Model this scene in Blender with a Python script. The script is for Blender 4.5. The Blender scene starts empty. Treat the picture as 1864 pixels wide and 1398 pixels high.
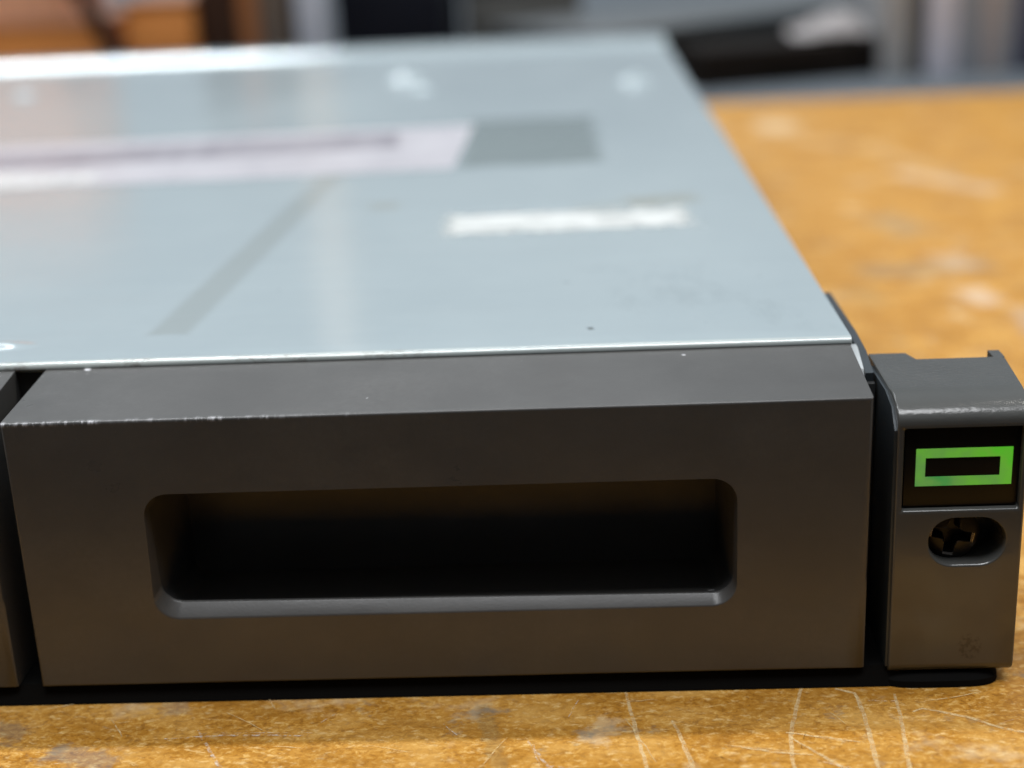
import bpy, bmesh, math, random
from mathutils import Vector, Matrix
random.seed(11)
MM = 0.001
scene = bpy.context.scene
COL = scene.collection

# ------------------------------------------------------------------ camera
YAW, PITCH, ROLL = 0.04549208, 0.32681654, -0.04600586
cam_data = bpy.data.cameras.new("camera")
cam = bpy.data.objects.new("camera", cam_data)
COL.objects.link(cam)
cam_data.sensor_fit = 'HORIZONTAL'
cam_data.sensor_width = 36.0
cam_data.lens = 36.0 * 2711.374 / 1864.0
cam_data.clip_start = 0.005
cam_data.clip_end = 50.0
_f = Vector((-math.sin(YAW) * math.cos(PITCH), math.cos(YAW) * math.cos(PITCH), -math.sin(PITCH)))
_r = Vector((math.cos(YAW), math.sin(YAW), 0))
_u = _r.cross(_f)
_r2 = math.cos(ROLL) * _r + math.sin(ROLL) * _u
_u2 = -math.sin(ROLL) * _r + math.cos(ROLL) * _u
cam.matrix_world = Matrix(((_r2.x, _u2.x, -_f.x, 9.762 * MM), (_r2.y, _u2.y, -_f.y, -198.311 * MM),
                           (_r2.z, _u2.z, -_f.z, 116.859 * MM), (0, 0, 0, 1)))
cam_data.dof.use_dof = True
cam_data.dof.focus_distance = 0.2165
cam_data.dof.aperture_fstop = 52.37 / 5.6
scene.camera = cam

# ------------------------------------------------------------------ world and lamps
world = bpy.data.worlds.new("World")
scene.world = world
world.use_nodes = True
wn, wl = world.node_tree.nodes, world.node_tree.links
wn.clear()
w_out = wn.new("ShaderNodeOutputWorld")
w_bg = wn.new("ShaderNodeBackground")
w_zen = wn.new("ShaderNodeValToRGB")        # pale ceiling overhead
w_zen.color_ramp.elements[0].position = 0.55
w_zen.color_ramp.elements[0].color = (0, 0, 0, 1)
w_zen.color_ramp.elements[1].position = 0.95
w_zen.color_ramp.elements[1].color = (0.66, 0.69, 0.72, 1)
w_add = wn.new("ShaderNodeMix")
w_add.data_type = 'RGBA'
w_add.blend_type = 'ADD'
w_add.inputs[0].default_value = 1.0
w_tc = wn.new("ShaderNodeTexCoord")
w_sep = wn.new("ShaderNodeSeparateXYZ")
w_ramp = wn.new("ShaderNodeValToRGB")       # dim room in front of the server, brighter room behind it
w_ramp.color_ramp.elements[0].position = 0.30
w_ramp.color_ramp.elements[0].color = (0.03, 0.031, 0.033, 1)
w_ramp.color_ramp.elements[1].position = 1.0
w_ramp.color_ramp.elements[1].color = (0.36, 0.42, 0.48, 1)
w_mid = w_ramp.color_ramp.elements.new(0.84)
w_mid.color = (0.66, 0.76, 0.84, 1)
w_map = wn.new("ShaderNodeMapRange")
w_map.inputs[1].default_value = -1.0
w_map.inputs[2].default_value = 1.0
wl.new(w_tc.outputs["Generated"], w_sep.inputs[0])
wl.new(w_sep.outputs[1], w_map.inputs[0])
wl.new(w_map.outputs[0], w_ramp.inputs[0])
wl.new(w_sep.outputs[2], w_zen.inputs[0])
wl.new(w_ramp.outputs[0], w_add.inputs[6])
wl.new(w_zen.outputs[0], w_add.inputs[7])
wl.new(w_add.outputs[2], w_bg.inputs[0])
wl.new(w_bg.outputs[0], w_out.inputs[0])
w_bg.inputs[1].default_value = 0.55


def area(name, loc, target, sx, sy, power, color):
    d = bpy.data.lights.new(name, 'AREA')
    d.shape = 'RECTANGLE'
    d.size, d.size_y = sx, sy
    d.energy = power
    d.color = color
    o = bpy.data.objects.new(name, d)
    COL.objects.link(o)
    o.location = loc
    o.rotation_euler = (Vector(target) - Vector(loc)).to_track_quat('-Z', 'Y').to_euler()
    return o


# two fluorescent fittings in a row across the ceiling, slightly behind the server
area("ceiling_lamp", (1.20, 0.40, 1.50), (1.20, 0.40, 0), 1.2, 0.05, 12.5, (1.0, 0.95, 0.86))
area("ceiling_lamp", (-0.95, 0.40, 1.50), (-0.95, 0.40, 0), 1.2, 0.04, 18.0, (0.95, 0.97, 1.0))
# a wide soft ceiling panel over the near end of the bench
area("ceiling_panel", (0.0, -0.36, 2.05), (0.0, 0.0, 0), 1.2, 0.6, 26.0, (0.97, 0.98, 1.0))
# one more fitting farther back in the room
area("ceiling_lamp", (-0.35, 1.45, 1.60), (-0.1, 0.9, 0), 1.2, 0.06, 6.5, (0.96, 0.98, 1.0))

scene.view_settings.view_transform = 'Standard'
scene.view_settings.look = 'None'
scene.view_settings.exposure = 0.0
scene.view_settings.gamma = 1.0
scene.view_settings.use_curve_mapping = False


# ------------------------------------------------------------------ materials
class NT:
    """small node-building helper"""
    def __init__(self, name):
        self.m = bpy.data.materials.new(name)
        self.m.use_nodes = True
        self.t = self.m.node_tree
        self.n, self.l = self.t.nodes, self.t.links
        self.b = self.n["Principled BSDF"]
        self.out = self.n["Material Output"]
        self.tc = self.n.new("ShaderNodeTexCoord")
        self.co = self.tc.outputs["Object"]

    def new(self, k): return self.n.new(k)

    def put(self, sock, v):
        if isinstance(v, (int, float)): sock.default_value = v
        elif isinstance(v, tuple):
            sock.default_value = v if len(v) == len(sock.default_value) else (*v, 1)
        else: self.l.new(v, sock)

    def math(self, op, a, b=None, c=None, clamp=False):
        x = self.new("ShaderNodeMath"); x.operation = op; x.use_clamp = clamp
        self.put(x.inputs[0], a)
        if b is not None: self.put(x.inputs[1], b)
        if c is not None: self.put(x.inputs[2], c)
        return x.outputs[0]

    def scaled(self, s, rot=0.0, off=(0, 0, 0)):
        x = self.new("ShaderNodeMapping")
        self.l.new(self.co, x.inputs[0])
        x.inputs["Location"].default_value = off
        x.inputs["Rotation"].default_value = (0, 0, rot)
        x.inputs["Scale"].default_value = s if isinstance(s, tuple) else (s, s, s)
        return x.outputs[0]

    def noise(self, vec, scale=1.0, detail=3.0, rough=0.55, dist=0.0):
        x = self.new("ShaderNodeTexNoise")
        self.l.new(vec, x.inputs["Vector"])
        x.inputs["Scale"].default_value = scale
        x.inputs["Detail"].default_value = detail
        x.inputs["Roughness"].default_value = rough
        x.inputs["Distortion"].default_value = dist
        return x.outputs[0]

    def rng(self, v, a, b, c=0.0, d=1.0, smooth=False):
        x = self.new("ShaderNodeMapRange")
        if smooth: x.interpolation_type = 'SMOOTHSTEP'
        self.put(x.inputs[0], v)
        x.inputs[1].default_value, x.inputs[2].default_value = a, b
        x.inputs[3].default_value, x.inputs[4].default_value = c, d
        return x.outputs[0]

    def ramp(self, v, stops):
        x = self.new("ShaderNodeValToRGB")
        e = x.color_ramp.elements
        e[0].position, e[0].color = stops[0][0], (*stops[0][1], 1)
        e[1].position, e[1].color = stops[-1][0], (*stops[-1][1], 1)
        for p, c in stops[1:-1]:
            q = e.new(p); q.color = (*c, 1)
        self.l.new(v, x.inputs[0])
        return x.outputs[0]

    def mix(self, f, a, b):
        x = self.new("ShaderNodeMix"); x.data_type = 'RGBA'
        self.put(x.inputs[0], f)
        self.put(x.inputs[6], a); self.put(x.inputs[7], b)
        return x.outputs[2]

    def bump(self, h, strength, dist):
        x = self.new("ShaderNodeBump")
        x.inputs["Strength"].default_value = strength
        x.inputs["Distance"].default_value = dist
        self.l.new(h, x.inputs["Height"])
        self.l.new(x.outputs[0], self.b.inputs["Normal"])

    def xyz(self):
        x = self.new("ShaderNodeSeparateXYZ")
        self.l.new(self.co, x.inputs[0])
        return x.outputs

    def rect(self, cx, cy, hx, hy, ang=0.0, soft=2.0, wob=0.0, wscale=300.0):
        """soft-edged rotated rectangle mask in the XY plane, in mm"""
        x, y, _ = self.xyz()
        c, s = math.cos(ang), math.sin(ang)
        dx = self.math('SUBTRACT', x, cx * MM); dy = self.math('SUBTRACT', y, cy * MM)
        u = self.math('ADD', self.math('MULTIPLY', dx, c), self.math('MULTIPLY', dy, s))
        v = self.math('SUBTRACT', self.math('MULTIPLY', dy, c), self.math('MULTIPLY', dx, s))
        du = self.math('SUBTRACT', self.math('ABSOLUTE', u), hx * MM)
        dv = self.math('SUBTRACT', self.math('ABSOLUTE', v), hy * MM)
        d = self.math('MAXIMUM', du, dv)
        if wob:
            nz = self.noise(self.scaled(wscale), 1.0, 4.0, 0.6)
            d = self.math('ADD', d, self.math('MULTIPLY', self.math('SUBTRACT', nz, 0.5), wob * 2 * MM))
        return self.rng(d, soft * 0.5 * MM, -soft * 0.5 * MM, 0, 1, True)

    def set(self, **k):
        for a, v in k.items():
            self.put(self.b.inputs[a.replace('_', ' ')], v)
        return self


def simple(name, color, rough=0.5, var=0.12, scale=120.0, metal=0.0, spec=0.5, bump=0.0, bscale=900.0):
    m = NT(name)
    nz = m.noise(m.scaled(scale), 1.0, 4.0)
    lo = tuple(c * (1 - var) for c in color); hi = tuple(min(1, c * (1 + var)) for c in color)
    m.set(Base_Color=m.ramp(nz, [(0.3, lo), (0.7, hi)]), Roughness=rough, Metallic=metal, Specular_IOR_Level=spec)
    if bump:
        m.bump(m.noise(m.scaled(bscale), 1.0, 3.0), bump, 0.0003)
    return m.m


def mat_bezel():
    m = NT("bezel_grey_plastic")
    x, y, z = m.xyz()
    big = m.noise(m.scaled(60.0), 1.0, 4.0)
    base = m.ramp(big, [(0.3, (0.068, 0.067, 0.0645)), (0.7, (0.078, 0.077, 0.0745))])
    # chipped, worn paint along the upper front edge, mostly at the left end of a panel
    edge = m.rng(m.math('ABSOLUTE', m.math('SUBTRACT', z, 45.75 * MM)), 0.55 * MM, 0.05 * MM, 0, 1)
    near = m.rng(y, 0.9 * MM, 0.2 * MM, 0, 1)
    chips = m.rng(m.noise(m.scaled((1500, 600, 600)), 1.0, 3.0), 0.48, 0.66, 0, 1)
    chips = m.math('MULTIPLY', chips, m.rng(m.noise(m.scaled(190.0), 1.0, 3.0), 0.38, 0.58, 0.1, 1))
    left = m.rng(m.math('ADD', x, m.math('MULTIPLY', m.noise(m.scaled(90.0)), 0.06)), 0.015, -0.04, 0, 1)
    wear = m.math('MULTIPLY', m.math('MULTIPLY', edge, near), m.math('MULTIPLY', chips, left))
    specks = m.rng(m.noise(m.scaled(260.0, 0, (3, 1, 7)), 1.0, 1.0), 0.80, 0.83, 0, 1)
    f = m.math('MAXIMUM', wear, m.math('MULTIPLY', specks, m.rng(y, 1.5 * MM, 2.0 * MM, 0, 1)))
    dust = m.math('MULTIPLY', m.rng(m.noise(m.scaled((30, 35, 45), 0.4), 1.0, 6.0, 0.7), 0.42, 0.75, 0.0, 0.3), m.rng(m.noise(m.scaled(900.0), 1.0, 4.0, 0.7), 0.35, 0.65, 0.3, 1.0))
    col = m.mix(dust, base, (0.17, 0.17, 0.165))
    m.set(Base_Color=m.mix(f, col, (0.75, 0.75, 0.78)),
          Roughness=m.rng(m.noise(m.scaled((40, 40, 70), 0.3, (3, 1, 2)), 1.0, 5.0, 0.65), 0.3, 0.7, 0.27, 0.47), Specular_IOR_Level=0.5)
    m.bump(m.noise(m.scaled(2400.0), 1.0, 2.0), 0.07, 0.0002)
    return m.m


def mat_ear():
    m = NT("ear_grey_paint")
    big = m.noise(m.scaled(120.0), 1.0, 4.0)
    base = m.ramp(big, [(0.3, (0.069, 0.070, 0.066)), (0.7, (0.079, 0.080, 0.076))])
    x, y, z = m.xyz()
    # worn black pictogram low on the ear
    dx = m.math('DIVIDE', m.math('SUBTRACT', x, 66.6 * MM), 2.0 * MM)
    dz = m.math('DIVIDE', m.math('SUBTRACT', z, 6.3 * MM), 2.3 * MM)
    r = m.math('ADD', m.math('MULTIPLY', dx, dx), m.math('MULTIPLY', dz, dz))
    blot = m.math('MULTIPLY', m.rng(r, 1.0, 0.5, 0, 1), m.rng(m.noise(m.scaled(1300.0), 1.0, 3.0), 0.46, 0.58, 0, 0.55))
    m.set(Base_Color=m.mix(blot, base, (0.012, 0.013, 0.014)), Roughness=0.18, Specular_IOR_Level=0.6)
    # orange-peel paint, coarser on the bent top edge
    peel = m.math('MULTIPLY', m.noise(m.scaled((900, 1500, 1500)), 1.0, 3.0), m.rng(z, 41.0 * MM, 43.0 * MM, 0.12, 1.0))
    m.bump(peel, 0.14, 0.0003)
    return m.m


def mat_lid():
    m = NT("lid_galvanised_steel")
    x, y, z = m.xyz()
    cloud = m.noise(m.scaled((14, 9, 10)), 1.0, 5.0, 0.6)
    streak = m.noise(m.scaled((9, 120, 10)), 1.0, 3.0)
    base = m.ramp(cloud, [(0.30, (0.395, 0.47, 0.500)), (0.70, (0.445, 0.52, 0.545))])
    base = m.mix(m.rng(streak, 0.35, 0.7, 0, 0.15), base, (0.39, 0.45, 0.47))
    # diagonal strip of old tape glue, running back from the front
    tape = m.rect(-52.8, 99.0, 3.3, 67.0, -0.055, 2.4, 0.6, 300)
    base = m.mix(m.math('MULTIPLY', tape, 0.5), base, (0.295, 0.330, 0.315))
    # grey glue patch where a label was
    patch = m.rect(-0.5, 210.0, 18.0, 38.0, 0.02, 5.0, 4.0, 120)
    base = m.mix(m.math('MULTIPLY', patch, 0.75), base, (0.19, 0.235, 0.23))
    # yellowish drips
    for cx, cy, hx, hy, k in ((-31.7, 128, 3.0, 3.5, 0.35), (30, 124, 7.5, 4.5, 0.45), (20, 121, 9, 2.5, 0.25)):
        base = m.mix(m.math('MULTIPLY', m.rect(cx, cy, hx, hy, 0.2, 4.0, 3.0, 350), k), base, (0.34, 0.32, 0.23))
    # scuffs at the right front
    sc = m.rng(m.noise(m.scaled((70, 30, 50), 0.5), 1.0, 5.0, 0.7), 0.50, 0.72, 0, 0.26)
    reg = m.rect(32, 45, 18, 22, 0.0, 22.0)
    base = m.mix(m.math('MULTIPLY', sc, reg), base, (0.18, 0.215, 0.215))
    spot = m.rect(12.3, 27.8, 0.45, 0.7, 0.3, 0.5)
    base = m.mix(m.math('MULTIPLY', spot, 0.8), base, (0.10, 0.11, 0.11))
    # front lip: lamp highlight painted over bare metal, with a few rust freckles
    front = m.rng(y, 19.9 * MM, 19.3 * MM, 0, 1)
    rust = m.rng(m.noise(m.scaled((210, 500, 500)), 1.0, 5.0, 0.75), 0.54, 0.70, 0, 1)
    rust = m.math('MULTIPLY', rust, m.rng(x, 0.0, -0.03, 0.1, 0.9))
    dull = m.rng(m.noise(m.scaled((30, 30, 30)), 1.0, 3.0), 0.35, 0.65, 0.45, 0.95)
    base = m.mix(m.math('MULTIPLY', front, dull), base, (0.62, 0.66, 0.62))
    base = m.mix(m.math('MULTIPLY', front, rust), base, (0.12, 0.065, 0.035))
    fleck = m.rng(m.noise(m.scaled(380.0, 0, (5, 2, 1)), 1.0, 1.0), 0.79, 0.82, 0, 0.5)
    base = m.mix(fleck, base, (0.25, 0.28, 0.28))
    m.set(Base_Color=base, Roughness=m.rng(cloud, 0.3, 0.7, 0.12, 0.19), Specular_IOR_Level=0.9, Metallic=0.12)
    m.bump(m.noise(m.scaled((18, 40, 20)), 1.0, 3.0), 0.10, 0.002)
    return m.m


def mat_wood():
    m = NT("workbench_varnished_wood")
    fine = m.noise(m.scaled((720, 950, 700)), 1.0, 6.0, 0.74, 0.5)
    grain = m.noise(m.scaled((22, 190, 22)), 1.0, 5.0, 0.6, 0.4)
    big = m.noise(m.scaled((9, 14, 9)), 1.0, 4.0, 0.6)
    base = m.ramp(fine, [(0.37, (0.21, 0.070, 0.005)), (0.46, (0.46, 0.185, 0.015)), (0.54, (0.59, 0.270, 0.032)), (0.65, (0.86, 0.56, 0.19))])
    base = m.mix(m.rng(grain, 0.40, 0.68, 0, 0.55), base, (0.36, 0.165, 0.020))
    base = m.mix(m.rng(grain, 0.52, 0.36, 0, 0.30), base, (0.70, 0.42, 0.12))
    base = m.mix(m.rng(big, 0.35, 0.65, 0, 0.35), base, (0.60, 0.305, 0.06))
    fleck = m.rng(m.noise(m.scaled((430, 900, 400), 0.5, (2, 7, 0)), 1.0, 4.0, 0.7), 0.56, 0.66, 0, 0.65)
    base = m.mix(fleck, base, (0.86, 0.62, 0.28))
    mott = m.noise(m.scaled((60, 100, 60), -0.15, (4, 3, 0)), 1.0, 5.0, 0.65, 0.5)
    base = m.mix(m.rng(mott, 0.50, 0.68, 0, 0.55), base, (0.30, 0.125, 0.014))
    base = m.mix(m.rng(mott, 0.50, 0.34, 0, 0.45), base, (0.76, 0.45, 0.13))
    # worn and dirty places on the open part of the bench
    for cx, cy, hx, hy, an, k, c in ((108, 515, 9, 17, 0.0, 0.75, (0.86, 0.74, 0.52)), (121, 470, 16, 6, -0.9, 0.4, (0.80, 0.64, 0.40)),
                                     (153, 371, 6, 26, 0.6, 0.6, (0.76, 0.66, 0.52)), (148, 420, 5, 40, 0.3, 0.4, (0.80, 0.62, 0.36)),
                                     (120, 302, 8, 16, 0.3, 0.7, (0.30, 0.25, 0.17)), (116, 243, 20, 7, 0.1, 0.75, (0.26, 0.22, 0.16)),
                                     (127, 250, 6, 10, 0.2, 0.5, (0.70, 0.58, 0.46)), (124, 210, 4.5, 9, 0.1, 0.8, (0.80, 0.66, 0.52)),
                                     (131, 178, 5, 20, -0.1, 0.55, (0.55, 0.47, 0.40)), (93, 215, 5, 9, 0.3, 0.5, (0.34, 0.24, 0.12)),
                                     (-78, -6.5, 5, 2.0, -0.35, 0.8, (0.24, 0.22, 0.17)), (-63, -15, 5.5, 2.2, -0.3, 0.8, (0.25, 0.24, 0.22)),
                                     (-52.4, -2.1, 1.8, 2.0, 0.2, 0.7, (0.33, 0.30, 0.24)), (11.8, -10.7, 2.0, 3.6, -0.4, 0.7, (0.74, 0.62, 0.42)),
                                     (-4, -12, 1.2, 9, 0.2, 0.55, (0.22, 0.19, 0.10))):
        base = m.mix(m.math('MULTIPLY', m.rect(cx, cy, hx, hy, an, min(hx, hy) * 0.9, min(hx, hy) * 1.3, 170 if cy > 100 else 520), k * (0.62 if cy > 100 else 0.5)), base, c)
    # grey oil smudges and pale rubbed spots
    sm = m.math('MULTIPLY', m.rng(m.noise(m.scaled((75, 110, 60), 0.3, (1.7, .4, 0)), 1.0, 5.0, 0.7), 0.59, 0.68, 0, 0.7),
                m.rng(m.noise(m.scaled(600), 1.0, 3.0), 0.3, 0.6, 0.5, 1.0))
    base = m.mix(sm, base, (0.235, 0.215, 0.175))
    pale = m.rng(m.noise(m.scaled((46, 50, 46), -0.4, (6.1, 2.2, 0)), 1.0, 4.0, 0.7), 0.58, 0.72, 0, 0.7)
    base = m.mix(pale, base, (0.74, 0.58, 0.36))
    m.set(Base_Color=base, Roughness=m.rng(fine, 0.3, 0.7, 0.34, 0.55), Specular_IOR_Level=0.28)
    h = m.math('ADD', m.math('MULTIPLY', fine, 0.6), m.math('MULTIPLY', grain, 0.6))
    m.bump(h, 0.30, 0.0004)
    return m.m


def mat_scratch(name, color, lo, hi):
    """worn varnish: broken up by noise so the bench shows through"""
    m = NT(name)
    nz = m.noise(m.scaled(900.0), 1.0, 5.0, 0.75)
    m.set(Base_Color=color, Roughness=0.6, Specular_IOR_Level=0.2, Alpha=m.rng(nz, lo, hi, 0, 0.85))
    return m.m


def mat_label():
    m = NT("printed_paper_label")
    nz = m.noise(m.scaled((60, 25, 60)), 1.0, 4.0)
    paper = m.ramp(nz, [(0.3, (0.46, 0.45, 0.485)), (0.7, (0.55, 0.54, 0.575))])
    band = m.rect(-100.0, 210.5, 62.5, 12.5, 0.11, 2.0, 0.8, 150)
    txt = m.rng(m.noise(m.scaled((160, 22, 60)), 1.0, 4.0, 0.7), 0.40, 0.62, 0.6, 1.0)
    c = m.mix(m.math('MULTIPLY', band, txt), paper, (0.235, 0.22, 0.255))
    m.set(Base_Color=c, Roughness=0.35, Specular_IOR_Level=0.4)
    m.bump(m.noise(m.scaled((50, 30, 50)), 1.0, 2.0), 0.25, 0.002)
    return m.m


def mat_residue():
    m = NT("scraped_label_paper")
    st = m.noise(m.scaled((22, 560, 60), 0.03), 1.0, 5.0, 0.65)
    bl = m.noise(m.scaled(90.0), 1.0, 4.0, 0.6)
    c = m.ramp(st, [(0.30, (0.42, 0.46, 0.45)), (0.56, (0.68, 0.70, 0.69))])
    edge = m.rect(9.0, 106.5, 24.6, 8.6, 0.03, 4.5, 4.5, 420)
    hole = m.rng(m.math('ADD', m.math('MULTIPLY', st, 0.55), m.math('MULTIPLY', bl, 0.45)), 0.37, 0.50, 0.42, 0.98)
    m.set(Base_Color=c, Roughness=0.75, Specular_IOR_Level=0.2, Alpha=m.math('MULTIPLY', edge, hole))
    return m.m


def mat_light():
    m = NT("green_status_light")
    x, y, z = m.xyz()
    k = m.math('ADD', m.rng(x, 57 * MM, 72 * MM, 0, 0.75), m.rng(z, 31 * MM, 38 * MM, 0, 0.35))
    k = m.math('ADD', k, m.math('MULTIPLY', m.math('SUBTRACT', m.noise(m.scaled(280.0), 1.0, 2.0), 0.5), 1.3))
    c = m.ramp(k, [(0.0, (0.022, 0.25, 0.055)), (0.35, (0.115, 0.30, 0.060)), (0.75, (0.125, 0.42, 0.032)), (1.0, (0.085, 0.47, 0.020))])
    m.set(Base_Color=(0.02, 0.08, 0.02), Roughness=0.5, Emission_Color=c, Emission_Strength=0.80)
    return m.m


def mat_crinkle(name, color, rough):
    m = NT(name)
    h = m.noise(m.scaled((170, 60, 170)), 1.0, 4.0, 0.6)
    m.set(Base_Color=color, Roughness=rough, Specular_IOR_Level=0.6)
    m.bump(h, 0.9, 0.004)
    return m.m


def mat_grain(name, a, b):
    m = NT(name)
    g = m.noise(m.scaled((12, 12, 90)), 1.0, 4.0, 0.6, 0.5)
    m.set(Base_Color=m.ramp(g, [(0.3, a), (0.7, b)]), Roughness=0.5)
    return m.m


M = dict(
    bezel=mat_bezel(), ear=mat_ear(), lid=mat_lid(), wood=mat_wood(), label=mat_label(), residue=mat_residue(), light=mat_light(),
    chassis=simple("chassis_black_steel", (0.018, 0.019, 0.020), 0.5),
    base_shade=simple("base_shade_black", (0.0035, 0.0033, 0.003), 0.8, spec=0.08),  # near-black, the shade under the server put into the colour
    slate=simple("rail_slate_steel", (0.045, 0.055, 0.062), 0.38, metal=0.2, bump=0.1),
    bare=simple("worn_bare_steel", (0.62, 0.65, 0.66), 0.35, metal=0.5),
    panel=simple("status_panel_black", (0.006, 0.006, 0.0055), 0.35, spec=0.2),
    screw=simple("black_oxide_screw", (0.012, 0.0105, 0.009), 0.4, metal=0.3, bump=0.15),
    screw_rim=simple("screw_edge_glint", (0.30, 0.275, 0.25), 0.25, metal=0.9),  # paler metal, paints glints onto the rim of the cross
    tape=mat_crinkle("clear_tape_glare", (0.80, 0.83, 0.84), 0.10),  # clear tape coloured near-white, its glare painted in
    scr_pale=mat_scratch("scratch_pale", (0.88, 0.68, 0.36), 0.34, 0.66),
    scr_white=mat_scratch("scratch_white", (0.88, 0.80, 0.66), 0.44, 0.70),
    scr_dark=mat_scratch("scratch_dark", (0.16, 0.075, 0.015), 0.46, 0.68),
    shelf=simple("shelf_blue_grey_steel", (0.115, 0.135, 0.155), 0.45),
    crate=mat_grain("orange_wood", (0.48, 0.175, 0.040), (0.62, 0.25, 0.065)),
    crate_top=mat_grain("lit_top_wood", (0.46, 0.25, 0.16), (0.54, 0.31, 0.21)),  # paler pinkish wood, the lit look of the box tops painted in
    darkwood=simple("dark_brown_cover", (0.045, 0.024, 0.017), 0.5, spec=0.12),
    brownpaper=simple("orange_brown_cover", (0.30, 0.12, 0.045), 0.5),
    taupe=simple("taupe_cover", (0.11, 0.09, 0.075), 0.5),
    cable=simple("black_rubber", (0.018, 0.014, 0.014), 0.5, spec=0.12),
    post=simple("pale_painted_post", (0.42, 0.46, 0.54), 0.4),
    sleeve_white=simple("sleeve_reflector_white", (0.85, 0.87, 0.90), 0.35),
    pinkcard=simple("pinkish_card", (0.88, 0.50, 0.34), 0.6),
    navy=simple("navy_black_plastic", (0.006, 0.0075, 0.013), 0.5, spec=0.12),
    dgrey=simple("dark_grey_plastic", (0.11, 0.11, 0.105), 0.5, spec=0.12),
    grey=simple("grey_plastic", (0.115, 0.126, 0.132), 0.5),
    shadowgrey=simple("charcoal_plastic", (0.030, 0.034, 0.034), 0.5, spec=0.12),
    blackbox=simple("black_brown_case", (0.010, 0.0075, 0.006), 0.6, spec=0.12),
    white=simple("white_paper", (0.46, 0.44, 0.44), 0.7),
    lilac=simple("lilac_white_card", (0.72, 0.73, 0.84), 0.6),
    greycard=simple("grey_card", (0.42, 0.43, 0.44), 0.6),
    bluegrey=simple("blue_grey_card", (0.33, 0.36, 0.41), 0.6),
    pinkgrey=simple("pinkish_grey_card", (0.46, 0.42, 0.42), 0.6),
    navycard=simple("navy_card", (0.05, 0.055, 0.11), 0.6),
)


# ------------------------------------------------------------------ geometry helpers (all sizes in millimetres)
class MB:
    def __init__(self): self.bm = bmesh.new()

    def face(self, pts, mi=0):
        f = self.bm.faces.new([self.bm.verts.new(Vector(p) * MM) for p in pts]); f.material_index = mi
        return f

    def loft(self, loops, mi=0, cap_last=False, cap_first=False):
        vs = [[self.bm.verts.new(Vector(p) * MM) for p in L] for L in loops]
        n = len(vs[0])
        for a, b in zip(vs, vs[1:]):
            for i in range(n):
                j = (i + 1) % n
                self.bm.faces.new((a[i], a[j], b[j], b[i])).material_index = mi
        if cap_last: self.bm.faces.new(list(vs[-1])).material_index = mi
        if cap_first: self.bm.faces.new(list(reversed(vs[0]))).material_index = mi

    def box(self, x0, x1, y0, y1, z0, z1, bevel=0.0, mi=0, seg=2):
        r = bmesh.ops.create_cube(self.bm, size=1.0)
        for v in r['verts']:
            v.co = Vector(((x0 + x1) / 2 + v.co.x * (x1 - x0), (y0 + y1) / 2 + v.co.y * (y1 - y0), (z0 + z1) / 2 + v.co.z * (z1 - z0))) * MM
        fs = {f for v in r['verts'] for f in v.link_faces}
        for f in fs: f.material_index = mi
        if bevel:
            es = list({e for v in r['verts'] for e in v.link_edges})
            bmesh.ops.bevel(self.bm, geom=es, offset=bevel * MM, segments=seg, profile=0.5, affect='EDGES', clamp_overlap=True)

    def extrude_x(self, prof, x0, x1, mi=0):
        """closed (y, z) outline swept along X"""
        a = [self.bm.verts.new(Vector((x0, y, z)) * MM) for y, z in prof]
        b = [self.bm.verts.new(Vector((x1, y, z)) * MM) for y, z in prof]
        n = len(a)
        for i in range(n):
            j = (i + 1) % n
            self.bm.faces.new((a[i], a[j], b[j], b[i])).material_index = mi
        self.bm.faces.new(list(reversed(a))).material_index = mi
        self.bm.faces.new(b).material_index = mi

    def dome(self, cx, cy, z, rx, ry, h, n=28, rings=6):
        loops = []
        for k in range(rings + 1):
            t = k / rings
            rr = 1 - t
            hh = 0.5 * (1 + math.cos(math.pi * rr)) * h
            rr = max(rr, 0.02)
            loops.append([(cx + rx * rr * math.cos(2 * math.pi * i / n), cy + ry * rr * math.sin(2 * math.pi * i / n), z + hh) for i in range(n)])
        self.loft(loops, cap_last=True)

    def tube(self, pts, r, n=12):
        P = [Vector(p) for p in pts]
        loops = []
        for i, p in enumerate(P):
            d = (P[min(i + 1, len(P) - 1)] - P[max(i - 1, 0)]).normalized()
            a = d.cross(Vector((0, 1, 0.01))).normalized(); b = d.cross(a)
            loops.append([p + r * (math.cos(2 * math.pi * k / n) * a + math.sin(2 * math.pi * k / n) * b) for k in range(n)])
        self.loft(loops, cap_last=True, cap_first=True)

    def build(self, name, mats, parent=None, smooth=35, weld=False, normals=True):
        if weld: bmesh.ops.remove_doubles(self.bm, verts=self.bm.verts, dist=1e-6)
        if normals: bmesh.ops.recalc_face_normals(self.bm, faces=self.bm.faces)
        me = bpy.data.meshes.new(name)
        self.bm.to_mesh(me); self.bm.free()
        for k in (mats if isinstance(mats, (list, tuple)) else [mats]): me.materials.append(k)
        if smooth:
            for p in me.polygons: p.use_smooth = True
            me.set_sharp_from_angle(angle=math.radians(smooth))
        o = bpy.data.objects.new(name, me)
        COL.objects.link(o)
        if parent: o.parent = parent
        return o


def tag(o, label=None, cat=None, group=None, kind=None):
    if label: o['label'] = label
    if cat: o['category'] = cat
    if group: o['group'] = group
    if kind: o['kind'] = kind
    return o


def empty(name, label, cat, group=None, loc=(0, 0, 0)):
    o = bpy.data.objects.new(name, None)
    COL.objects.link(o)
    o.location = Vector(loc) * MM
    o.empty_display_size = 0.02
    return tag(o, label, cat, group)


def flat_shade(o):
    """keep broad flat faces flat next to small rounded edges"""
    w = o.modifiers.new("weighted normals", 'WEIGHTED_NORMAL')
    w.mode = 'FACE_AREA'; w.weight = 100; w.keep_sharp = True
    return o


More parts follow.
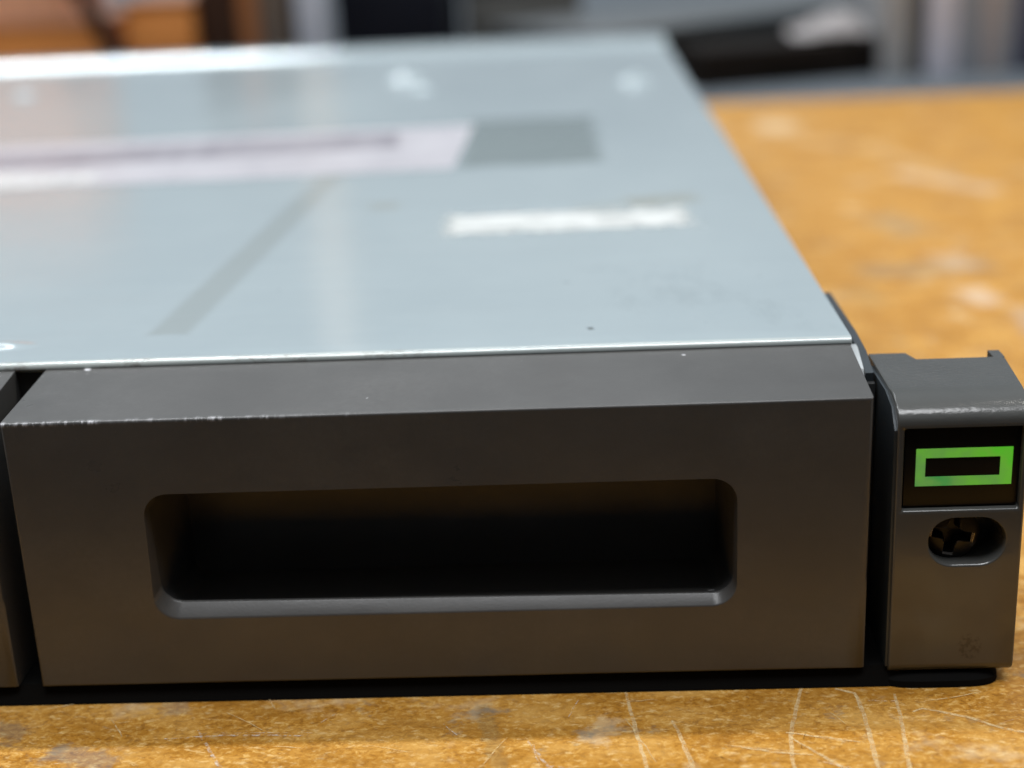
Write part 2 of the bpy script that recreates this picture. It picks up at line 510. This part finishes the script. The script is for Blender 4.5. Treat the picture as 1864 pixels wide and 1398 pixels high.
def copy_obj(o, parent, dx):
    c = o.copy(); COL.objects.link(c); c.parent = parent
    c.location = o.location + Vector((dx * MM, 0, 0))
    return c


def opening(lt, lb, r, zb, zt, rad, y, seg=8, dip=0.0):
    """rounded opening outline in the XZ plane, counter-clockwise from the lower left, left side slanted"""
    pts = []
    def left(z): return lb + (lt - lb) * (z - zb) / (zt - zb)
    corners = [((left(zb + rad) + rad, zb + rad), 180), ((r - rad, zb + rad), 270), ((r - rad, zt - rad), 0), ((left(zt - rad) + rad, zt - rad), 90)]
    for (cx, cz), a0 in corners:
        for k in range(seg + 1):
            a = math.radians(a0 + 90 * k / seg)
            pts.append((cx + rad * math.cos(a), y, cz + rad * math.sin(a)))
    if dip:
        pts = [(x, yy, z - dip * max(0, min(1, (x - 20) / 8)) if z < zb + rad * 0.9 else z) for x, yy, z in pts]
    return pts


def frame(x0, x1, z0, z1, inner, y, seg=8):
    """rectangle outline with the same number of points as an opening() loop"""
    pts = []
    cs = [(x0, z0), (x1, z0), (x1, z1), (x0, z1)]
    for c, (cx, cz) in enumerate(cs):
        for k in range(seg + 1):
            ix, _, iz = inner[c * (seg + 1) + k]
            h = seg // 2
            if k == h: p = (cx, cz)
            elif (k < h) == (c in (0, 2)): p = (cx, iz)
            else: p = (ix, cz)
            pts.append((p[0], y, p[1]))
    return pts


# ------------------------------------------------------------------ workbench and shelf behind it
bench = empty("workbench", "scratched golden varnished wooden workbench under the rack server", "workbench", loc=(0, 0, 0))
b = MB()
b.box(-900, 800, -48, 598, -40, 0, 1.5)


def ribbon(pts, w, mi, z):
    P = [Vector((x, y, 0)) for x, y in pts]
    # subdivide with a little wander
    Q = []
    for a, c in zip(P, P[1:]):
        n = max(2, int((c - a).length / 1.1))
        nrm = Vector((-(c - a).y, (c - a).x, 0)).normalized()
        for k in range(n):
            Q.append(a.lerp(c, k / n) + nrm * random.uniform(-0.10, 0.10))
    Q.append(P[-1])
    L, R = [], []
    for i, p in enumerate(Q):
        d = (Q[min(i + 1, len(Q) - 1)] - Q[max(i - 1, 0)])
        nrm = Vector((-d.y, d.x, 0)).normalized()
        t = i / (len(Q) - 1)
        ww = w * (0.35 + 0.65 * math.sin(math.pi * min(1, max(0, 0.12 + 0.8 * t)))) * random.uniform(0.8, 1.1)
        L.append(p + nrm * ww / 2); R.append(p - nrm * ww / 2)
    for i in range(len(Q) - 1):
        b.face([(L[i].x, L[i].y, z), (R[i].x, R[i].y, z), (R[i + 1].x, R[i + 1].y, z), (L[i + 1].x, L[i + 1].y, z)], mi)


zs = 0.03
rs = random.Random(21)
for pts, w, mi in (
    ([(15.4, 2), (15.8, -1), (16.5, -8), (17.7, -19.7), (18.6, -30)], 0.62, 1),
    ([(22.2, -8.5), (23.1, -13.3), (24.2, -20.7), (25.5, -30)], 0.72, 1),
    ([(42.4, 1.5), (42.2, 0.2), (38.5, -13.2), (37.9, -21.2), (39, -32)], 0.62, 1),
    ([(47.0, -0.6), (49.6, -2.0), (50.0, -6.3), (49.2, -21.6), (49.5, -30)], 0.72, 1),
    ([(55.4, -2.5), (54.7, -11.7), (53.4, -21.7), (53.0, -33)], 0.62, 1),
    ([(57.0, -7.5), (58.6, -6.7), (64.3, -9.2), (68.8, -12.7), (76, -15)], 0.6, 1),
    ([(38.6, -13.8), (44.5, -21.4), (50, -26)], 0.55, 1),
    ([(1.2, -13.2), (4.4, -20.0), (7, -27)], 0.6, 2),
    ([(-47.6, -8.4), (-42.1, -18.3), (-40, -26)], 0.5, 2),
    ([(38, -12.4), (44, -14.0), (48, -15.2)], 0.5, 1),
    ([(30, -15.5), (37, -17.6), (41, -18.2)], 0.5, 1),
    ([(-30, -10.5), (-44, -10.0), (-52, -10.6)], 0.45, 2),
):
    ribbon(pts, w, mi, zs); zs += 0.004
    for k in range(1):                                 # fainter strokes alongside each deep scratch
        ox, oy = rs.uniform(-1.6, 1.6), rs.uniform(-1.0, 1.0)
        i0 = rs.randrange(len(pts) - 1)
        ribbon([(pts[i0][0] + ox, pts[i0][1] + oy), (pts[i0 + 1][0] - 1.5 * ox, pts[i0 + 1][1] + oy)], w * rs.uniform(0.25, 0.5), mi, zs); zs += 0.003
for i in range(130):                                   # fine scratches all over the worn top
    if i < 60: x, y = random.uniform(-95, 100), random.uniform(-34, 4)
    else: x, y = random.uniform(60, 330), random.uniform(-20, 560)
    far = 1 + max(0, y) / 160
    a = random.gauss(0.0, 0.55) if random.random() < 0.6 else random.uniform(0, math.pi)
    ln = random.uniform(1.0, 4.5) * far
    bend = random.uniform(-0.18, 0.18)
    p1 = (x + ln * math.cos(a), y + ln * math.sin(a))
    p2 = (p1[0] + ln * math.cos(a + bend), p1[1] + ln * math.sin(a + bend))
    ribbon([(x, y), p1, p2], random.uniform(0.10, 0.28) * far, random.choice((1, 1, 1, 2, 3)), zs); zs += 0.0012
b.build("tabletop", [M['wood'], M['scr_pale'], M['scr_white'], M['scr_dark']], bench, smooth=0)

b = MB()
b.box(-1300, 1300, 604, 1700, -30, -1.0, 2.0)
tag(b.build("rear_shelf", M['shelf']), "blue-grey steel shelf running along behind the wooden workbench", "shelf")

# ------------------------------------------------------------------ the rack server
server = empty("rack_server", "low rack server with pale steel lid and dark plastic front on the wooden workbench", "server")
XL, XR = -333.0, 51.6
Z0 = 3.0                                                # bottom of the front panels

b = MB()
b.box(XL + 1, 51.0, 20.5, 457, 3.2, 47.6, 0.3)
b.box(XL + 1, 50.6, 19.3, 20.4, 3.2, 47.4, 0.0)
b.build("chassis", M['chassis'], server)
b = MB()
b.extrude_x([(-0.3, 0.1), (450, 0.1), (450, 2.9), (1.2, 2.9)], XL + 1, 57.0)     # black base shaped to stand in for the shade under the front panels
b.build("base_shade_strip", M['base_shade'], server)
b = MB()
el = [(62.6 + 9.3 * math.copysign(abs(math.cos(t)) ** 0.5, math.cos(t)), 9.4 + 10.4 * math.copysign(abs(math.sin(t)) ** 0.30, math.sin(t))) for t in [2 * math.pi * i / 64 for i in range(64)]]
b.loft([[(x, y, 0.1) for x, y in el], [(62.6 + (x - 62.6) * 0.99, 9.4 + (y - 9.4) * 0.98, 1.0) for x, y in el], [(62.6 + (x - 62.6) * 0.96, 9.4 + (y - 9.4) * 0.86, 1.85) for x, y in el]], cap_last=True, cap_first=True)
b.build("foot", M['base_shade'], server)  # added dark block in the shape of the shade under the ear

# lid: folded steel sheet with a rounded front lip and a raised rear edge
prof = [(19.0, 47.55)]
for k in range(7):
    a = math.radians(180 - 90 * k / 6)
    prof.append((19.35 + 0.85 * math.cos(a), 48.15 + 0.85 * math.sin(a)))
prof += [(24, 49.0), (434, 49.0)]
for k in range(7):
    t = k / 6
    prof.append((437 + 2.4 * t, 49.0 + 2.15 * (0.9 * t + 0.1 * (0.5 - 0.5 * math.cos(math.pi * t)))))
for k in range(5):
    a = math.radians(90 - 90 * k / 4)
    prof.append((457.0 + 1.5 * math.cos(a), 49.65 + 1.5 * math.sin(a)))
prof += [(458.5, 44.0), (457.3, 44.0), (457.3, 47.75), (20.0, 47.75)]
b = MB()
b.extrude_x(prof, XL, XR)
for cx, cy, rx, ry, h in ((-48.7, 349, 9, 4.6, 3.1), (-40.2, 322, 5.0, 3.0, 1.5), (33.3, 322, 8, 4.6, 3.0), (-83.5, 28.5, 7.5, 3.0, 0.8), (-190, 349, 6, 4.2, 1.7)):
    b.dome(cx, cy, 48.99, rx, ry, h)
b.box(51.05, 51.75, 22, 457, 40, 48.2, 0.25)           # folded-down side flange
lid = b.build("lid", M['lid'], server, smooth=40)

b = MB()
N = 40
rng_ = random.Random(4)
lab = [(-290, 160.5), (-132.3, 165.1), (-77.3, 166.6), (-19.4, 170.6), (-18.4, 205), (-18.0, 238.6), (-124.0, 233.5), (-290, 230)]
b.loft([[(x, y, 49.02) for x, y in lab], [(x, y, 49.10) for x, y in lab]], cap_last=True, cap_first=True)
b.build("paper_label", M['label'], lid, smooth=0)
b = MB()
b.loft([[(-150 + 40 * math.cos(t), 175 + 13 * math.sin(t) + 1.5 * math.sin(5 * t), z) for t in [2 * math.pi * i / 40 for i in range(40)]] for z in (49.11, 49.16)], cap_last=True, cap_first=True)
b.build("clear_tape", M['tape'], lid, smooth=0)
b = MB()
b.box(-19, 37, 93, 120, 49.02, 49.07, 0)
b.build("label_residue", M['residue'], lid, smooth=0)


# front panels: plastic with a rounded grip opening; the top slopes gently back up to the lid
def bezel(parent):
    b = MB()
    x0, x1 = -73.2, 51.35
    zb, zt = Z0, 45.9
    mouth = [opening(-54.0, -54.4, 32.45, 13.9, 34.3, 3.7, 0.0)]
    def lip(e, y): return opening(-54.0 + 0.3 * e, -54.4 + 1.15 * e, 32.45 - 0.4 * e, 13.9 + 2.25 * e, 34.3 - 0.12 * e, 3.7 - 0.6 * e, y, dip=0.75 * e)
    for e, y in ((0.08, 0.03), (0.18, 0.14), (0.55, 0.80), (0.90, 1.50), (0.97, 1.68), (1.0, 1.95)):
        mouth.append(lip(e, y))
    mouth.append(opening(-53.6, -53.2, 32.1, 14.6, 34.3, 3.2, 2.9))
    mouth.append(opening(-53.2, -52.8, 31.5, 13.2, 34.6, 2.6, 9.0))
    mouth.append(opening(-52.6, -52.2, 31.0, 13.2, 34.6, 2.0, 18.0))
    inner = mouth[0]
    r = 0.45
    outer = []
    for k in range(4):
        a = math.pi / 2 * k / 3
        d = r * (1 - math.sin(a)); y = r * (1 - math.cos(a))
        ring = frame(x0 + r - r * math.sin(a), x1, zb + r - r * math.sin(a), zt - r + r * math.sin(a), inner, y)
        # the right edge carries a shallow facet that widens downwards
        outer.append([(x - (0.45 + 2.9 * max(0, (38 - z) / 35)) * (1 - math.sin(a)) if x > x1 - 0.01 else x, yy, z) for x, yy, z in ring])
    back = frame(x0, x1, zb, zt, inner, 19.0)
    back = [(x, y, z + 2.15 if z > zt - 0.01 else z) for x, y, z in back]
    back = [(x + (1.1 if x < x0 + 0.01 else 0), y, z) for x, y, z in back]
    loops = [back] + outer[::-1] + mouth
    b.loft(loops, cap_last=True, cap_first=True)
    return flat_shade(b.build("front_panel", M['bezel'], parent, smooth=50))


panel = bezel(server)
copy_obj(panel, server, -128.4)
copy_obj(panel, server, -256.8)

# side rail and its worn tip beside the lid
b = MB()
b.extrude_x([(14.0, 8), (52, 8), (52, 46.8), (28, 46.9), (20, 46.4), (14.0, 44.8)], 52.9, 54.1)
b.build("side_rail", M['slate'], server)
b = MB()
b.extrude_x([(14.6, 44.2), (15.2, 45.1), (20.5, 46.9), (21.8, 46.9), (21.8, 45.8), (16, 43.9)], 51.85, 52.85)
b.build("rail_tip", M['bare'], server)
b = MB()
b.box(51.9, 54.3, 13.0, 21.5, 3.0, 43.5, 0.3)
b.build("rail_bracket", M['chassis'], server)

# ------------------------------------------------------------------ mounting ear
b = MB()
ex0, ex1 = 54.9, 73.3
ez0, eztop = 1.9, 44.9
zmid = 27.75
yb = 19.5
fil = []
for k in range(11):
    a = math.pi / 2 * k / 10
    fil.append((7.0 - 7.0 * math.cos(a), 41.4 + 3.5 * math.sin(a)))       # front top curve (y, z)
botf = [(1.6 - 1.6 * math.sin(math.pi / 2 * k / 5), ez0 + 1.6 - 1.6 * math.cos(math.pi / 2 * k / 5)) for k in range(6)]   # from underside to front
RD = 0.35                                              # rounding of the vertical edges
XA, XB = ex0 + RD, ex1 - RD
# upper field with the display recess
pin = opening(55.75, 55.75, 72.65, 28.15, 41.05, 0.35, 0.0)
pin1 = opening(55.82, 55.82, 72.58, 28.30, 41.00, 0.35, 0.10)
pin2 = opening(55.95, 55.95, 72.45, 28.50, 40.95, 0.35, 0.45)
pin3 = opening(55.95, 55.95, 72.45, 28.50, 40.95, 0.35, 1.6)
b.loft([frame(XA, XB, zmid, 41.4, pin, 0.0), pin, pin1, pin2, pin3], cap_last=True)
# lower field with the screw slot
def obround(cx, cz, rx, rz, y, seg=8):
    return opening(cx - rx, cx - rx, cx + rx, cz - rz, cz + rz, rz * 0.995, y, seg)
so = obround(65.45, 23.25, 5.75, 3.95, 0.0)
so1 = obround(65.45, 23.30, 5.62, 3.80, 0.12)
so2 = obround(65.45, 23.40, 5.40, 3.55, 0.55)
so3 = obround(65.45, 23.40, 5.40, 3.55, 6.5)
b.loft([frame(XA, XB, ez0 + 1.6, zmid, so, 0.0), so, so1, so2, so3], cap_last=True)
# the shell: one side outline carried across from the left side to the right, all but its flat front
side = botf + fil + [(yb, eztop), (yb, ez0)]
NB = len(botf)
def inset(d):
    out = []
    n = len(side)
    for i, (y, z) in enumerate(side):
        (ya, za), (yc, zc) = side[i - 1], side[(i + 1) % n]
        ty, tz = yc - ya, zc - za
        l = math.hypot(ty, tz)
        out.append((y + d * tz / l, z - d * ty / l))
    return out
sec = []
for k in range(4):
    a = math.pi / 2 * k / 3
    sec.append((ex0 + RD - RD * math.sin(a), RD * (1 - math.cos(a))))
rows = [[(x, y, z) for y, z in inset(d)] for x, d in sec[::-1]]
rows += [[(ex1 - RD + RD * math.sin(math.pi / 2 * k / 3) + 0.08 * y, y, z) for y, z in inset(RD * (1 - math.cos(math.pi / 2 * k / 3)))] for k in range(4)]
for i, (p, q) in enumerate(zip(rows, rows[1:])):
    for j in range(len(side)):
        j2 = (j + 1) % len(side)
        if i == 3 and j == NB - 1: continue            # the flat front is the two fields above
        b.face([p[j], p[j2], q[j2], q[j]])
b.face(rows[0]); b.face(rows[-1][::-1])
bmesh.ops.remove_doubles(b.bm, verts=b.bm.verts, dist=1e-6)
# two tongues on the rear edge of the top plate, with a notch between them
for x0, x1, s in ((ex0 + 0.1, 60.6, 1.0), (73.2, 74.9, 0.0)):
    o0 = [(x0, yb + 0.003, eztop - 1.6), (x1 + s, yb + 0.003, eztop - 1.6), (x1, 22.8, eztop - 1.6), (x0, 22.8, eztop - 1.6)]
    b.loft([o0, [(x, y, eztop - 0.004) for x, y, z in o0]], cap_last=True, cap_first=True)
ear = flat_shade(b.build("mounting_ear", M['ear'], server, smooth=50))
b = MB()
b.extrude_x([(0.55, 3.0), (yb - 0.3, 3.0), (yb - 0.3, 44.2), (8.0, 44.2), (3.2, 43.2), (0.55, 40.6)], 54.55, 54.88)
b.build("side_plate", M['slate'], ear)
b = MB()
b.box(56.15, 72.25, 0.75, 1.5, 28.75, 40.85, 0.1)
b.build("display_panel", M['panel'], ear)
b = MB()
b.loft([[(x, y, z) for x, z in rc] for rc, y in (
    (((57.75, 31.95), (71.35, 31.95), (71.35, 37.65), (57.75, 37.65)), 0.745),
    (((57.75, 31.95), (71.35, 31.95), (71.35, 37.65), (57.75, 37.65)), 0.62),
    (((59.10, 33.35), (69.65, 33.35), (69.65, 36.25), (59.10, 36.25)), 0.62),
    (((59.10, 33.35), (69.65, 33.35), (69.65, 36.25), (59.10, 36.25)), 0.745))])
b.build("status_light", M['light'], ear, smooth=0)

# cross-head screw behind the slot
b = MB()
scx, scz, rot = 63.75, 23.6, math.radians(-10)
cross = []
w_, L_, fi = 0.72, 3.05, 0.95
for q in range(4):
    a = math.radians(90 * q)
    loc = [(w_ * 0.8, -0), ]
    pts = [(L_, -w_), (L_, w_), (w_ + fi, w_ + 0.10)]
    for k in range(1, 4):
        t = math.radians(270 - 90 * k / 4 + 0)
        pts.append((w_ + fi + fi * math.cos(math.radians(270 - 90 * k / 4)), w_ + fi + 0.1 + fi * math.sin(math.radians(270 - 90 * k / 4))))
    pts.append((w_ + 0.10, w_ + fi))
    for (px, pz) in pts:
        cross.append((px * math.cos(a) - pz * math.sin(a), px * math.sin(a) + pz * math.cos(a)))
def place(pts, k, y, rr=None):
    o = []
    for px, pz in pts:
        if rr: 
            n = math.hypot(px, pz); px, pz = px / n * rr, pz / n * rr
        o.append((scx + k * (px * math.cos(rot) - pz * math.sin(rot)), y, scz + k * (px * math.sin(rot) + pz * math.cos(rot))))
    return o
b.loft([place(cross, 1, 4.4, 4.1), place(cross, 1, 2.5, 4.1), place(cross, 1, 2.2, 3.8), place(cross, 1.05, 1.95)])
b.loft([place(cross, 1.05, 1.95), place(cross, 1.03, 1.93), place(cross, 0.94, 2.10)], mi=1)
b.loft([place(cross, 0.94, 2.10), place(cross, 0.7, 4.0)], cap_last=True)
b.build("screw", [M['screw'], M['screw_rim']], ear, smooth=40)

# ------------------------------------------------------------------ blurred things on the shelf behind
def crate(name, x0, x1, y0, y1, h, label, cat, top=True, group=None, rz=0.0, z=-1.0):
    t = empty(name, label, cat, group, ((x0 + x1) / 2, y0, z))
    t.rotation_euler = (0, 0, rz)
    w = (x1 - x0) / 2
    b = MB(); b.box(-w, w, 0, y1 - y0, 0, h - 2.5, 1.2)
    b.build("body", M['crate'], t)
    b = MB(); b.box(-w - 1.5, w + 1.5, -1.5, y1 - y0 + 1.5, h - 2.48, h, 1.0)
    b.build("lid", M['crate_top'], t)
    return t


crate("wooden_box", -420, -266, 700, 800, 50, "orange wooden box at the far left of the shelf, under the added pinkish box", "box", group="orange wooden boxes on the shelf")
crate("wooden_box", -254, -214, 712, 800, 59, "smaller orange wooden box between the leaning black cable and the upright books", "box", group="orange wooden boxes on the shelf")
t = empty("added_box", "added pinkish box on the wider orange wooden box, reflected in the lid", "box", loc=(-346, 700, 49.05))  # box added for the pinkish reflection it gives the lid
b = MB(); b.box(-76, 58, 0.5, 96, 0, 118, 1.5); b.build("body", M['pinkcard'], t)
b = MB(); b.box(-77, 59, -0.8, 97.5, 118.05, 130, 1.0); b.build("lid", M['pinkcard'], t)
b = MB()
b.tube([(-288, 698, 85), (-277, 699, 66), (-266, 698, 48), (-259, 699, 30), (-257, 700, 10), (-257, 700, -0.5)], 5.0)
tag(b.build("cable", M['cable']), "thick black cable hanging down between the two orange wooden boxes", "cable")


def book(x0, x1, y0, h, d, mat, label, tilt=0.0):
    t = empty("book", label, "book", "books standing on the shelf", ((x0 + x1) / 2, y0, -1.0))
    w = (x1 - x0) / 2
    b = MB()
    b.box(-w, w, 0, 2.0, 0, h, 0.8); b.box(-w, -w + 1.2, 2.0, d, 0, h, 0.3); b.box(w - 1.2, w, 2.0, d, 0, h, 0.3)
    b.build("cover", mat, t)
    b = MB(); b.box(-w + 1.25, w - 1.25, 2.1, d - 2, 1.5, h - 2, 0)
    b.build("pages", M['white'], t)
    return t


book(-212, -200, 720, 120, 66, M['darkwood'], "dark brown book standing next to the smaller orange wooden box")
book(-199, -189, 720, 112, 66, M['darkwood'], "dark brown book standing against the left side of the orange-brown book")
book(-188, -176, 722, 118, 66, M['brownpaper'], "thin orange-brown book standing between a dark brown one and a taupe one")
book(-175, -158, 722, 116, 66, M['taupe'], "taupe grey-brown book at the right end of the standing books")

t = empty("shelf_post", "pale blue-grey square post rising from the shelf right of the books", "post", loc=(-144, 725, -1.0))
b = MB(); b.box(-9.5, 9.5, 0, 19, 2, 75, 1.5); b.build("upright", M['post'], t)
b = MB(); b.box(-11, 11, -1.5, 20.5, 75.02, 420, 2); b.build("reflection_sleeve", M['sleeve_white'], t)  # unseen white upper part, added so the lid reflects a pale streak
b = MB(); b.box(-16, 16, -6, 25, 0, 1.98, 0.5); b.build("foot_plate", M['post'], t)

t = empty("equipment_case", "navy-black equipment case right of the pale post behind the server lid", "case", loc=(-98, 740, -1.0))
b = MB(); b.box(-34, 34, 0, 150, 2, 62, 3); b.build("body", M['navy'], t)
for fx in (-25, 25):
    b = MB(); b.box(fx - 5, fx + 5, 8, 18, 0, 2, 0); b.build("foot", M['cable'], t)
t = empty("storage_bin", "dark grey plastic bin between the navy-black case and the grey slab", "bin", loc=(-19, 842, -1.0))
b = MB(); b.box(-40, 40, 0, 120, 0, 48, 3); b.build("body", M['dgrey'], t)
b = MB(); b.box(-42, 42, -2, 122, 48.05, 54, 1.5); b.build("rim", M['dgrey'], t)

# long grey cabinet turned at an angle, with a dark front
t = empty("grey_cabinet", "long grey cabinet with lighter top and charcoal front, turned at an angle", "cabinet", loc=(32, 681, -1.0))
t.rotation_euler = (0, 0, math.radians(38))
b = MB(); b.box(0, 330, 1.0, 108, 1.5, 27, 1.0); b.build("body", M['shadowgrey'], t)
b = MB(); b.box(-2, 333, -1, 110, 27.05, 31, 1.0); b.build("top_panel", M['grey'], t)

t = empty("flat_case", "flat black-brown case lying in front of the angled grey cabinet", "case", loc=(86, 652, -1.0))
t.rotation_euler = (0, 0, math.radians(19))
b = MB(); b.box(0, 122, 0, 52, 0, 11, 1.2); b.build("base", M['blackbox'], t)
b = MB(); b.box(0, 122, 0, 52, 11.3, 22, 1.5); b.build("cover", M['blackbox'], t)
b = MB(); b.box(40, 80, -2.5, -0.05, 8.5, 13.5, 0.6); b.build("latch", M['blackbox'], t)

# crumpled white paper on the flat case
b = MB()
rr = random.Random(3)
n = 12
grid = [[(142 + 46 * i / n + rr.uniform(-1, 1), 690 + 34 * j / n + rr.uniform(-1, 1), 22.2 + max(0, (5 + 12 * (i / n)) * math.sin(math.pi * i / n) ** 0.6 * math.sin(math.pi * j / n) + rr.uniform(-2.4, 2.4))) for i in range(n + 1)] for j in range(n + 1)]
vs = [[b.bm.verts.new(Vector(p) * MM) for p in row] for row in grid]
for j in range(n):
    for i in range(n):
        b.bm.faces.new((vs[j][i], vs[j][i + 1], vs[j + 1][i + 1], vs[j + 1][i]))
pap = b.build("crumpled_paper", M['white'], smooth=0)
sd = pap.modifiers.new("thickness", 'SOLIDIFY'); sd.thickness = 0.25 * MM
tag(pap, "crumpled sheet of white paper lying on the flat black-brown case", "paper")

# upright folders at the right
GX = 191.0
for wdt, mat, gap, h, yy, lab in (
    (15, 'greycard', 0.6, 190, 676, "mid grey upright folder at the left end of the folders, beside the flat case"),
    (9, 'dgrey', 0.6, 170, 682, "thin charcoal folder between the mid grey one and the lilac-white one"),
    (16, 'lilac', 0.8, 200, 674, "lilac-white upright folder, palest in the row of folders"),
    (14, 'bluegrey', 0.6, 180, 678, "blue-grey upright folder right of the lilac-white one"),
    (11, 'pinkgrey', 0.6, 185, 678, "pinkish grey upright folder between two blue-grey ones"),
    (8, 'bluegrey', 0.6, 176, 680, "thin blue-grey folder right of the pinkish grey one"),
    (13, 'navycard', 0.6, 60, 684, "short navy folder at the right edge of the picture"),
    (16, 'greycard', 0.6, 190, 678, "mid grey folder standing beyond the short navy one"),
):
    t = empty("folder", lab, "folder", "folders standing upright on the shelf", (GX + wdt / 2, yy, -1.0))
    b = MB(); w = wdt / 2
    b.box(-w, w, 0, 1.6, 0, h, 0.5); b.box(-w, -w + 1.0, 1.6, 120, 0, h, 0.2); b.box(w - 1.0, w, 1.6, 120, 0, h, 0.2)
    b.build("cover", M[mat], t)
    b = MB(); b.box(-w + 1.1, w - 1.1, 2, 116, 1, h - 6, 0); b.build("papers", M['white'], t)
    GX += wdt + gap
